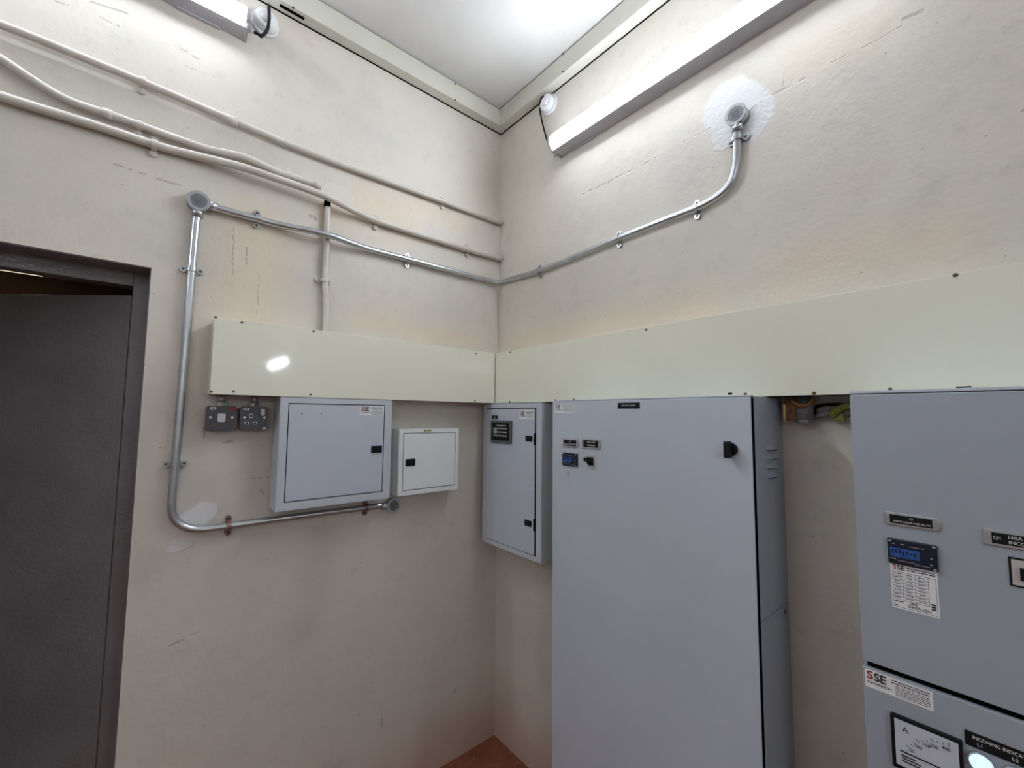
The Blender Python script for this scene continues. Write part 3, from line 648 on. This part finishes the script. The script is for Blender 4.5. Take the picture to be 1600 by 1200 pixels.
# grey box over the sockets, left wall
W1 = 0.415; b1 = enclosure('distribution_box', 'square grey electrical box with flush door, right of the power socket', 'L', (-1.0528, -0.001, 1.259), W1, 0.1023, 0.398, (0.026, 0.031, 0.028, 0.021), MT['grey2'])
d = panel_door(b1, 0.0295, W1-0.0345, -0.1015, 0.0315, 0.398-0.0245, MT['grey'], label='grey door panel')
latch(d, L(588.5, 702, .104)[0]+1.0528, L(588.5, 702, .104)[1]-1.259, -0.1015)
x, z = L(563, 634.3, .103); sse(d, x+1.0528, z-1.259, -0.1017, 0.098, 0.037)
for px in (472, 502):
    x, z = L(px, 646.5, .103); bm = BM(); add_cyl(bm, (x+1.0528, -0.1012, z-1.259), (x+1.0528, -0.1025, z-1.259), 0.0022, n=8); obj('rivet', bm, MT['screw'], d)

# small off-white box, left wall
W2 = 0.2991; b2 = enclosure('distribution_box', 'small off-white electrical box, right of the larger square grey one', 'L', (-0.5906, -0.001, 1.2545), W2, 0.0742, 0.2815, (0.020, 0.017, 0.020, 0.017), MT['offwhite'])
d = panel_door(b2, 0.023, W2-0.020, -0.0750, 0.023, 0.2815-0.020, MT['offwhite'])
latch(d, L(641, 722.5, .075)[0]+0.5906, L(641, 722.5, .075)[1]-1.2545, -0.0750, 0.046, 0.030)
x, z = L(668, 673, .075); o = box('yellow_label', (x+0.5906-0.02, x+0.5906+0.02, -0.0748, -0.0742, z-1.2545-0.0035, z-1.2545+0.0035), MT['yellow'], b2)
box('label_print', (x+0.5906-0.017, x+0.5906-0.003, -0.0752, -0.0748, z-1.2545-0.002, z-1.2545+0.002), MT['ink'], o)
box('label_print', (x+0.5906+0.002, x+0.5906+0.017, -0.0752, -0.0748, z-1.2545-0.002, z-1.2545+0.002), MT['ink'], o)

# narrow tall box in the corner, right wall
Y3 = -0.037; W3 = 0.419; H3 = 0.676; Z3 = 0.979
b3 = enclosure('distribution_box', 'tall narrow grey wall box with small window, tucked in the room corner', 'R', (-0.001, Y3, Z3), W3, 0.119, H3, (0.026, 0.034, 0.022, 0.022), MT['grey2'])
def r3(px, py): y, z = R(px, py, .122); return (-(y-Y3), z-Z3)
DO = -0.120
d = panel_door(b3, 0.028, W3-0.042, DO, 0.025, H3-0.026, MT['grey'], label='grey door standing slightly proud')
box('hinge_gap', (W3-0.042, W3-0.034, -0.1185, -0.108, 0.022, H3-0.022), MT['gasket'], b3)
wx0, wz1 = r3(768.5, 656.5); wx1, wz0 = r3(800, 694)
bm = BM(); add_rbox(bm, wx0, wx1, DO-0.008, DO, wz0, wz1, 0.008, 5, 0.002); wf = obj('window_frame', bm, MT['grime_metal'], d)
bm = BM(); add_rbox(bm, wx0+0.014, wx1-0.012, DO-0.0085, DO-0.008, wz0+0.014, wz1-0.012, 0.004, 4, 0); obj('window_opening', bm, MT['black'], wf)
bm = BM(); ww = wx1-wx0
for k, f in enumerate((0.30, 0.46, 0.62)): add_box(bm, wx0+0.024, wx1-0.03, DO-0.0095, DO-0.0085, wz0+(wz1-wz0)*f, wz0+(wz1-wz0)*f+0.006)
add_box(bm, wx0+0.026, wx0+0.05, DO-0.0097, DO-0.0085, wz0+(wz1-wz0)*.42, wz0+(wz1-wz0)*.66); add_box(bm, wx0+0.05, wx1-0.035, DO-0.0095, DO-0.0085, wz1-0.028, wz1-0.022)
obj('breaker_row', bm, MT['silver'], wf)
for px, py in ((826.5, 685.5), (825, 817.5)):
    x, z = r3(px, py); latch(d, x, z, DO, 0.044, 0.026)
    box('latch_tongue', (W3-0.047, W3-0.040, DO-0.002, DO+0.004, z-0.026, z+0.026), MT['black'], d)
x, z = r3(769, 648.5); o = box('nameplate', (x, x+0.05, DO-0.003, DO, z-0.020, z), MT['silver'], d); box('black_insert', (x+0.002, x+0.046, DO-0.0035, DO-0.003, z-0.018, z-0.002), MT['black'], o)
text('lettering', 'Q1', 0.006, MT['wtext'], o, x+0.024, z-0.007, DO-0.0039); text('lettering', 'METER', 0.006, MT['wtext'], o, x+0.024, z-0.014, DO-0.0039)
x, z = r3(811, 641); sse(d, x, z, DO, 0.096, 0.038)
for zz in (0.35, ): box('hinge_pin', (0.012, 0.022, -0.1215, -0.119, zz-0.012, zz+0.012), MT['grey'], b3)

# tall floor-standing cabinet, right wall
YA, YB = -0.6265, -1.327; TD4 = 0.2265; W4 = YA-YB; ZT = 1.6555
b4 = thing('floor_cabinet', 'tall grey floor-standing switchgear cabinet with black turn handle', 'cabinet', (-0.001, YA, 0), 'R')
bm = BM(); add_box(bm, 0.0, W4, -0.203, 0, 1.0895, ZT, 0.002); add_box(bm, 0.0, W4, -0.203, 0, 0.0, 1.0865, 0.002); add_box(bm, 0.003, W4-0.003, -0.200, -0.003, 1.08, 1.095)
obj('body', bm, MT['grey_shaded'], b4)  # shade of the side face put into a darker copy of the door's paint
box('gasket', (0.0005, W4-0.0005, -TD4+0.004, -0.203, 0.002, ZT-0.004), MT['gasket'], b4)
bm = BM(); add_box(bm, -0.001, W4+0.001, -TD4, -TD4+0.0045, 0.002, ZT-0.003, 0.0014); d4 = obj('door', bm, MT['grey'], b4)
bm = BM(); add_box(bm, 0.0, W4, -0.220, -0.203, ZT-0.0015, ZT+0.002, 0.001); obj('top_lip', bm, MT['grey2'], b4)
for z in (1.518, 1.493, 1.469, 1.444):    # louvres on the side
    bm = BM(); x0 = W4
    vs = [(x0-0.0005, -0.128, z-0.005), (x0-0.0005, -0.066, z-0.005), (x0-0.0005, -0.066, z+0.008), (x0-0.0005, -0.128, z+0.008), (x0+0.009, -0.124, z-0.005), (x0+0.009, -0.070, z-0.005)]
    V = [bm.verts.new(v) for v in vs]
    for f in ((0, 1, 5, 4), (4, 5, 2, 3), (0, 4, 3), (1, 2, 5)): bm.faces.new([V[i] for i in f])
    lv = obj('louvre', bm, MT['grey_shaded'], b4); box('slot', (x0-0.001, x0+0.0085, -0.122, -0.072, z-0.0068, z-0.0052), MT['gasket'], lv)
bm = BM(); p = L(1228, 948, 1.33); add_cyl(bm, (W4-0.001, -0.035, 1.068), (W4+0.002, -0.035, 1.068), 0.006, n=14); obj('plug', bm, MT['screw'], b4)
FR = -TD4
def r4(px, py): y, z = R(px, py, TD4); return (YA-y, z)
x, z = r4(867, 631.5); sse(d4, x, z, FR, 0.095, 0.032)
x0, z1 = r4(966, 629.5); x1, z0 = r4(1000, 638); o = box('nameplate', (x0, x1, FR-0.0015, FR, z0, z1), MT['black'], d4); text('lettering', 'SUB MAIN (SMDB)', (z1-z0)*0.36, MT['wtext'], o, (x0+x1)/2, (z0+z1)/2, FR-0.0019)
x, z = r4(892.5, 692); nameplate(d4, x, z, FR, 0.078, 0.032, ('Q1', 'EARTH LEAKAGE'), 0.0078)
x, z = r4(925, 693.5); nameplate(d4, x, z, FR, 0.084, 0.035, ('160A 3PNE', 'INCOMER'), 0.0078)
def relay(parent, x0, x1, z0, z1, y):
    bm = BM(); add_rbox(bm, x0, x1, y-0.007, y, z0, z1, 0.002, 3, 0.0015); o = obj('earth_leakage_relay', bm, MT['navy'], parent); w_ = x1-x0; h_ = z1-z0
    s = box('display', (x0+w_*0.05, x0+w_*0.66, y-0.0075, y-0.007, z0+h_*0.30, z0+h_*0.66), MT['blue'], o)
    bm = BM(); rnd = random.Random(5)
    for k in range(7): a = x0+w_*(0.09+0.075*k); add_box(bm, a, a+w_*0.035, y-0.0078, y-0.0075, z0+h_*(0.36+rnd.random()*0.12), z0+h_*(0.52+rnd.random()*0.1))
    obj('display_digits', bm, MT['navy'], s)
    bm = BM()
    for fx, fz, fw_, fh in ((0.1, 0.8, 0.06, 0.03), (0.28, 0.82, 0.08, 0.03), (0.45, 0.78, 0.3, 0.02), (0.05, 0.2, 0.12, 0.03), (0.2, 0.16, 0.35, 0.02), (0.85, 0.2, 0.05, 0.05), (0.86, 0.45, 0.05, 0.05), (0.55, 0.12, 0.3, 0.02)):
        add_box(bm, x0+w_*fx, x0+w_*(fx+fw_), y-0.0075, y-0.007, z0+h_*fz, z0+h_*(fz+fh))
    obj('fine_print', bm, MT['silver'], o)
    for fx, fz in ((0.94, 0.93), (0.06, 0.92), (0.94, 0.07)):
        bm = BM(); add_box(bm, x0+w_*(fx-0.03), x0+w_*(fx+0.03), y-0.0085, y-0.007, z0+h_*(fz-0.04), z0+h_*(fz+0.04)); obj('clip', bm, MT['silver'], o)
    return o
x0, z1 = r4(880.5, 706.5); x1, z0 = r4(903.5, 729.5); relay(d4, x0, x1, z0, z1, FR)
# toggle breaker
x0, z1 = r4(918.5, 709.5); x1, z0 = r4(929.5, 732.5)
o = box('breaker_plate', (x0, x1, FR-0.002, FR, z0, z1), MT['beige'], d4); bm = BM()
add_box(bm, x0+0.002, x1-0.004, FR-0.0025, FR-0.002, z0+0.010, z1-0.010); obj('slot', bm, MT['black'], o)
bm = BM(); zz = (z0+z1)/2+0.007; V = [(x0+0.006, FR-0.002, zz-0.013), (x1-0.006, FR-0.002, zz-0.013), (x1-0.006, FR-0.002, zz+0.002), (x0+0.006, FR-0.002, zz+0.002)]
add_box(bm, x0+0.005, x1-0.005, FR-0.030, FR-0.002, zz-0.006, zz+0.007, 0.0015); add_box(bm, x0+0.004, x1-0.004, FR-0.012, FR-0.002, zz-0.014, zz+0.008, 0.001); obj('toggle', bm, MT['black'], o)
bm = BM(); a = Vector((*r4(887, 737), 0)); add_prism(bm, [(a.x+0.001, a.y), (a.x+0.010, a.y+0.004), (a.x+0.008, a.y-0.010), (a.x+0.012, a.y-0.024), (a.x-0.001, a.y-0.014)], FR-0.0004, FR, 0); obj('paper_residue', bm, MT['silver'], d4, 'torn scrap of old tape')
# turn handle
x, z = r4(1143, 702)
bm = BM(); add_cyl(bm, (x, FR, z), (x, FR-0.010, z), 0.017, n=28, bev=0.002); hd = obj('turn_handle', bm, MT['black'], d4)
bm = BM(); add_box(bm, x-0.0075, x+0.0075, FR-0.034, FR-0.010, z-0.022, z+0.022, 0.004); obj('handle_grip', bm, MT['black'], hd)

# large switchboard at the right edge
Y5, Y5B = -1.5365, -2.45; TD5 = 0.262; W5 = Y5-Y5B
b5 = thing('switchboard', 'large grey switchboard cabinet with ammeter and lit indicator lamps at far right', 'cabinet', (-0.001, Y5, 0), 'R')
bm = BM(); add_box(bm, 0.0, W5, -0.24, 0, 0, ZT, 0.002); obj('body', bm, MT['grey2'], b5)
box('gasket', (0.006, W5-0.006, -TD5+0.008, -0.24, 0.01, ZT-0.01), MT['gasket'], b5)
ZS1 = R(1350, 1031, TD5)[1]; ZS0 = R(1351, 1040, TD5)[1]
bm = BM(); add_box(bm, 0.0, W5, -TD5, -TD5+0.012, ZS1, ZT-0.006, 0.0018); u5 = obj('door', bm, MT['grey_shaded'], b5, 'upper grey door')
bm = BM(); add_box(bm, -0.001, W5, -TD5-0.001, -TD5+0.012, 0.1, ZS0, 0.0018); l5 = obj('door', bm, MT['grey_shaded'], b5, 'lower grey door')
bm = BM(); add_box(bm, 0.0, W5, -TD5+0.002, -0.24, ZT-0.004, ZT+0.002, 0.001); obj('top_lip', bm, MT['grey2'], b5)
box('plinth', (0.0, W5, -TD5+0.02, -0.24, 0.0, 0.09), MT['grey2'], b5)
F5 = -TD5
def r5(px, py): y, z = R(px, py, TD5); return (Y5-y, z)
x, z = r5(1425, 814); nameplate(u5, x, z, F5, 0.079, 0.024, ('Q1', 'EARTH LEAKAGE RELAY'), 0.0050)
x, z = r5(1536, 835); nameplate(u5, x+0.052, z-0.002, F5, 0.105, 0.027, ('160A 3PNE', 'INCOMER'), 0.0078, -0.006)
text('lettering', 'Q1', 0.0078, MT['wtext'], u5, x+0.0165, z-0.001, F5-0.0056)
x0, z1 = r5(1387, 839); x1, z0 = r5(1467, 889); z0 = (z0+z0)/2; z1 = R(1387, 839, TD5)[1]; z0 = R(1387, 877, TD5)[1]
relay(u5, x0, x1, z0, z1, F5)
# test record label
x0 = r5(1392, 900)[0]; z1 = z0-0.0008; x1 = r5(1467, 930)[0]; z0 = R(1397, 948, TD5)[1]
bm = BM(); add_rbox(bm, x0, x1, F5-0.0005, F5, z0, z1, 0.002, 3, 0); tl = obj('test_label', bm, MT['sticker'], u5); lw = x1-x0; lh = z1-z0
text('logo_letter', 'S', lh*0.15, MT['red'], tl, x0+lw*0.05, z1-lh*0.075, F5-0.0009, 'LEFT', 1, 0.02)
text('logo_letter', 'SE', lh*0.15, MT['ink'], tl, x0+lw*0.05+lh*0.08, z1-lh*0.08, F5-0.0011, 'LEFT', 0.92, 0.02)
bm = BM()
def fx(f): return x0+lw*f
def fz(f): return z1-lh*f
def bar(a, b, c, dd): add_box(bm, fx(a), fx(b), F5-0.0009, F5-0.0006, fz(dd), fz(c))
rnd = random.Random(9)
for c in (0.05, 0.095):
    a = 0.37
    while a < 0.93: wd = rnd.uniform(0.03, 0.09); bar(a, min(a+wd, 0.95), c, c+0.022); a += wd+0.018
for c in (0.17, 0.26, 0.335, 0.41, 0.485, 0.56, 0.635, 0.71, 0.79, 0.96): bar(0.04, 0.96 if c > 0.9 or c < 0.2 else 0.80, c, c+0.006)
for a in (0.04, 0.26, 0.53, 0.80, 0.955): bar(a, a+0.006, 0.17, 0.96 if a in (0.04, 0.955) else 0.79)
for r_ in range(8):
    c = 0.195+0.075*r_
    for a0, a1 in ((0.07, 0.22), (0.32, 0.48), (0.58, 0.74)):
        a = a0+rnd.random()*0.03
        while a < a1-0.02: wd = rnd.uniform(0.015, 0.04); bar(a, min(a+wd, a1), c+0.012, c+0.030); a += wd+0.01
for c in (0.72, 0.77, 0.82): bar(0.84, 0.93, c, c+0.035)
bar(0.07, 0.25, 0.83, 0.85); bar(0.07, 0.16, 0.92, 0.935)
obj('printed_table', bm, MT['ink'], tl)
text('handwriting', 'JBS', lh*0.07, MT['ink'], tl, fx(0.48), fz(0.83), F5-0.0010, 'CENTER', 1.3, 0.01)
text('handwriting', '04/07/2025', lh*0.085, MT['ink'], tl, fx(0.60), fz(0.905), F5-0.0010, 'CENTER', 1.0, 0.01)
# breaker aperture at the right edge
x, z = r5(1575, 869); z0 = R(1577, 914, TD5)[1]
o = box('breaker_bezel', (x, x+0.075, F5-0.002, F5, z0, z), MT['black'], u5)
p = box('breaker_surround', (x+0.003, x+0.072, F5-0.003, F5-0.002, z0+0.003, z-0.003), MT['beige'], o)
box('breaker_switch', (x+0.012, x+0.060, F5-0.010, F5-0.003, z0+0.013, z-0.015), MT['black'], p)
# lower door: maker sticker, ammeter, indicator panel
x, z = r5(1351.5, 1042); sse(l5, x-0.0005, z-0.001, F5-0.001, 0.098, 0.034)
x0, z1 = r5(1392, 1110); x1 = r5(1504, 1155)[0]; S = x1-x0; z0 = z1-S; G = F5-0.001
bm = BM(); add_rbox(bm, x0, x1, G-0.009, G, z0, z1, 0.002, 3, 0.001); am = obj('ammeter', bm, MT['black'], l5)
fc = box('meter_face', (x0+0.006, x1-0.005, G-0.0095, G-0.009, z0+0.008, z1-0.005), MT['cream_ivory'], am)
text('lettering', 'A', 0.014, MT['ink'], fc, x0+0.021, z1-0.020, G-0.0100, 'CENTER', 1, 0.01)
for s, dx, dz in (('50', 0.029, 0.052), ('100', 0.038, 0.040), ('150', 0.049, 0.031), ('200', 0.059, 0.027), ('400', 0.075, 0.022)):
    text('lettering', s, 0.008, MT['ink'], fc, x0+dx, z1-dz, G-0.0100, 'CENTER', 0.9, 0.01)
bm = BM()
pc = Vector((x0+0.082, z1-0.078))
for k in range(13):
    a = math.radians(172-6.6*k); c_, s_ = math.cos(a), math.sin(a); r0_, r1_ = 0.062, 0.066+(0.003 if k % 3 == 0 else 0)
    q = [Vector((pc.x+c_*r_-s_*w_, pc.y+s_*r_+c_*w_)) for r_, w_ in ((r0_, -0.0004), (r1_, -0.0004), (r1_, 0.0004), (r0_, 0.0004))]
    add_prism(bm, [(v.x, v.y) for v in q], G-0.0100, G-0.0096)
add_box(bm, x0+0.012, x1-0.02, G-0.0100, G-0.0096, z1-0.0615, z1-0.059)
for k, f in enumerate((0.067, 0.072, 0.077)): add_box(bm, x0+0.014, x0+0.040-0.006*(k == 0), G-0.0100, G-0.0096, z1-f-0.0012, z1-f+0.0012)
obj('scale_marks', bm, MT['ink'], fc)
bm = BM(); add_cyl(bm, (x0+0.070, G-0.0095, z1-0.072), (x0+0.070, G-0.013, z1-0.072), 0.009, n=24, bev=0.001); obj('meter_pivot', bm, MT['white'], am)
bx, bz = r5(1507, 1138); x0b = bx; zt = bz
bm = BM(); add_rbox(bm, x0b, x0b+0.16, G-0.002, G, zt-0.024, zt, 0.001, 2, 0); ip = obj('indicator_nameplate', bm, MT['black'], l5)
text('lettering', 'INCOMING INDICATION', 0.0080, MT['wtext'], ip, x0b+0.009, zt-0.0075, G-0.0024, 'LEFT', 0.80, 0.005)
for k, s in enumerate(('L1', 'L2', 'L3')):
    xc = x0b+0.018+0.039*k
    text('lettering', s, 0.0075, MT['wtext'], ip, xc, zt-0.017, G-0.0024, 'CENTER', 1, 0.005)
    bm = BM(); add_cyl(bm, (xc, G, zt-0.045), (xc, G-0.006, zt-0.045), 0.0165, n=32); ring = obj('indicator_lamp', bm, MT['silver'], l5)
    bm = BM(); add_cyl(bm, (xc, G-0.006, zt-0.045), (xc, G-0.012, zt-0.045), 0.0145, 0.0125, n=32, bev=0.001); obj('lens', bm, MT['led'], ring, 'glowing pale blue lens')

# ------------------------------------------------------------------ copper bar, glands and cables between the cabinets, under the trunking
def rw(px, py, d): y, z = R(px, py, d); return Vector((-d, y, z))
p0 = rw(1226, 628, 0.03); p1 = rw(1246, 657, 0.03)
t = thing('busbar_bracket', 'brown copper bar bracket hanging under the trunking beside the tall cabinet', 'bracket', (-0.001, p0.y, 0), 'R')
w_ = p0.y-p1.y
box('plate', (0, w_, -0.035, 0, p1.z, Z0-0.002), MT['copper'], t, 0.002); bm = BM(); add_box(bm, -0.002, 0.004, -0.038, -0.033, p1.z-0.002, Z0-0.02); obj('brass_edge', bm, MT['brass'], t)
box('bolt_head', (w_*0.35, w_*0.6, -0.041, -0.035, p1.z+0.02, p1.z+0.03), MT['screw'], t, 0.001)
y, z = R(1258, 650, 0.03)
bm = BM(); add_cyl(bm, (-0.03, y, z-0.010), (-0.03, y, Z0-0.002), 0.020, n=24); add_cyl(bm, (-0.03, y, z-0.018), (-0.03, y, z-0.010), 0.022, n=6)
tag(obj('cable_gland', bm, MT['grime']), 'dark round cable gland beside the copper bracket under the trunking', 'fitting')
bm = BM(); add_tube(bm, [(-0.052, y+0.03, Z0-0.003), (-0.058, y+0.016, Z0-0.02), (-0.056, y-0.004, Z0-0.028), (-0.052, y-0.02, Z0-0.018), (-0.05, y-0.026, Z0-0.003)], 0.006, 10, 2)
tag(obj('looped_cable', bm, MT['copper']), 'brown cable loop tucked under the trunking by the dark gland', 'cable')
y, z = R(1287, 648, 0.02)
bm = BM(); add_tube(bm, [(-0.014, y+0.014, z-0.004), (-0.03, y, z), (-0.022, y-0.018, z+0.006), (-0.03, y-0.045, z+0.010)], 0.0085, 12, 2)
tag(obj('cable_end', bm, MT['grime']), 'grey taped cable end between the two cabinets', 'cable')
bm = BM(); add_tube(bm, [(-0.012, y+0.020, z), (-0.014, y+0.022, z+0.018), (-0.016, y+0.008, z+0.026), (-0.03, y-0.03, z+0.028), (-0.04, y-0.08, z+0.024)], 0.004, 10, 2)
tag(obj('thin_cable', bm, MT['gasket']), 'thin black cable arching over the grey cable end', 'cable')
y, z = R(1308, 648, 0.035)
t = thing('earth_cable', 'yellow green earth cable with lug next to the right switchboard', 'cable', (-0.001, y, 0), 'R')
bm = BM(); add_tube(bm, [(-0.012, -0.028, z-0.004), (0.0, -0.034, z+0.012), (0.02, -0.036, z+0.022), (0.06, -0.036, z+0.026)], 0.010, 14, 2)
obj('sheath', bm, MT['ygreen'], t); box('clip', (-0.012, 0.014, -0.032, 0.0, z-0.016, z+0.006), MT['ygreen'], t, 0.003)
bm = BM(); add_cyl(bm, (0.024, -0.030, z+0.002), (0.024, -0.040, z+0.002), 0.009, n=6); add_cyl(bm, (0.024, -0.040, z+0.002), (0.024, -0.046, z+0.002), 0.005, n=12); obj('bolt', bm, MT['screw'], t)

# crumbs of plaster on the floor in the corner
k = 0
for px, py in ((760, 1160), (741, 1186), (758, 1190), (775, 1165), (797, 1176), (808, 1192), (730, 1178)):
    v = ray(px, py); s = -CAM.z/v.z; p = CAM+v*s
    bm = BM(); bmesh.ops.create_icosphere(bm, subdivisions=1, radius=0.0026)
    for q in bm.verts: q.co *= random.uniform(0.6, 1.3)
    o = obj('plaster_crumb', bm, MT['beige']); o.location = (p.x, p.y, 0.0018)
    tag(o, 'tiny pale plaster crumb on the red floor in the corner', 'debris', 'plaster crumbs on the floor')
